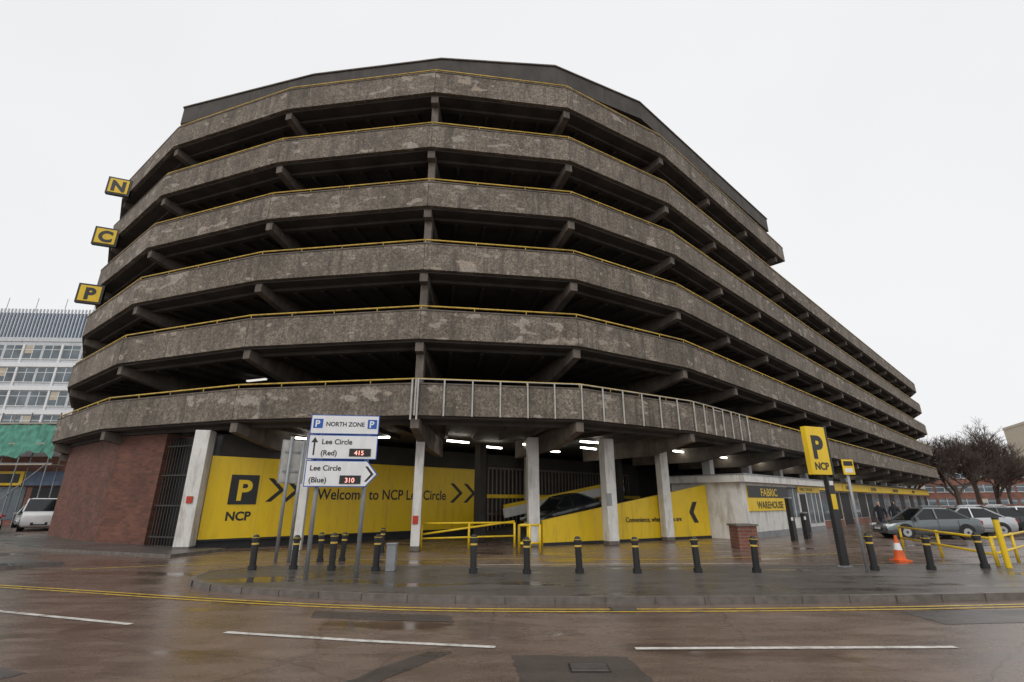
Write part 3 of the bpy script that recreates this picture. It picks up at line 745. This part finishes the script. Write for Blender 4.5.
b.build('poles',e); b=B(frame((-70,42,0),(1,-.02,0)))
V=[];F2=[];rnd=random.Random(2)
for j in range(137):
    for i,z in enumerate((5.3,5.9,6.5,7.1,7.6)): V.append((j*.25,z+rnd.uniform(-.05,.05)+(.25*math.sin(j*.45)+.12*math.sin(j*1.1) if i==0 else 0),2.0+.10*math.sin(j*.7+i)+rnd.uniform(-.05,.05)))
for j in range(136):
    for i in range(4): a=j*5+i; F2.append((a,a+5,a+6,a+1))
b.add(V,F2,M['net']); b.build('netting',e)
block('brick_building',(92,122),(1,-.5,0),60,9,12,M['brick2'],3.0,3.4)
block('brick_building',(66,118),(1,.0,0),28,7,12,M['brick2'],3.0,3.4)
block('apartment_building',(119,113),(1,-.5,0),50,19,14,M['cream'],3.0,3.2,M['brick2'])
e=parent_empty('brick_wall'); b=B(); b.seg((60,66,.7),(110,98,.7),.25,1.4,M['brick2']); b.build('wall_body',e)
block('terrace_building',(-230,110),(1,-.1,0),110,14,14,M['brick2'],3.1,3.2)
# ------------------------------------------------------------------ world, sun, camera
w=bpy.data.worlds.new('World'); scene.world=w; w.use_nodes=True; nt=w.node_tree
bg=nt.nodes['Background']; sky=nt.nodes.new('ShaderNodeTexSky'); sky.sky_type='NISHITA'; sky.sun_disc=False
sky.sun_elevation=R(42); sky.sun_rotation=R(200); sky.air_density=1; sky.dust_density=5
tc=nt.nodes.new('ShaderNodeTexCoord'); nz=nt.nodes.new('ShaderNodeTexNoise'); nz.inputs['Scale'].default_value=1.3; nz.inputs['Detail'].default_value=4
nt.links.new(tc.outputs['Generated'],nz.inputs['Vector'])
cr=nt.nodes.new('ShaderNodeValToRGB'); cr.color_ramp.elements[0].position=.3; cr.color_ramp.elements[0].color=(.885,.888,.90,1); cr.color_ramp.elements[1].position=.7; cr.color_ramp.elements[1].color=(.955,.956,.96,1)
nt.links.new(nz.outputs['Fac'],cr.inputs['Fac'])
ml=nt.nodes.new('ShaderNodeVectorMath'); ml.operation='SCALE'; ml.inputs['Scale'].default_value=10.1; nt.links.new(cr.outputs['Color'],ml.inputs[0])
mx=nt.nodes.new('ShaderNodeMix'); mx.data_type='RGBA'; mx.inputs[0].default_value=.95
nt.links.new(sky.outputs['Color'],mx.inputs[6]); nt.links.new(ml.outputs[0],mx.inputs[7]); nt.links.new(mx.outputs[2],bg.inputs['Color']); bg.inputs['Strength'].default_value=.1
s=bpy.data.lights.new('sun','SUN'); s.energy=.9; s.angle=R(25); s.color=(1,.97,.93); so=bpy.data.objects.new('sun',s); scene.collection.objects.link(so)
so.rotation_euler=(R(48),0,R(-20))
cam=bpy.data.cameras.new('camera'); cam.lens=17.19; cam.sensor_width=36; cam.clip_end=3000; cam.clip_start=.1
cob=bpy.data.objects.new('camera',cam); scene.collection.objects.link(cob); cob.location=(0,0,1.75); cob.rotation_euler=(R(108.2),0,0)
scene.camera=cob
scene.view_settings.view_transform='Standard'; scene.view_settings.look='None'; scene.view_settings.exposure=0
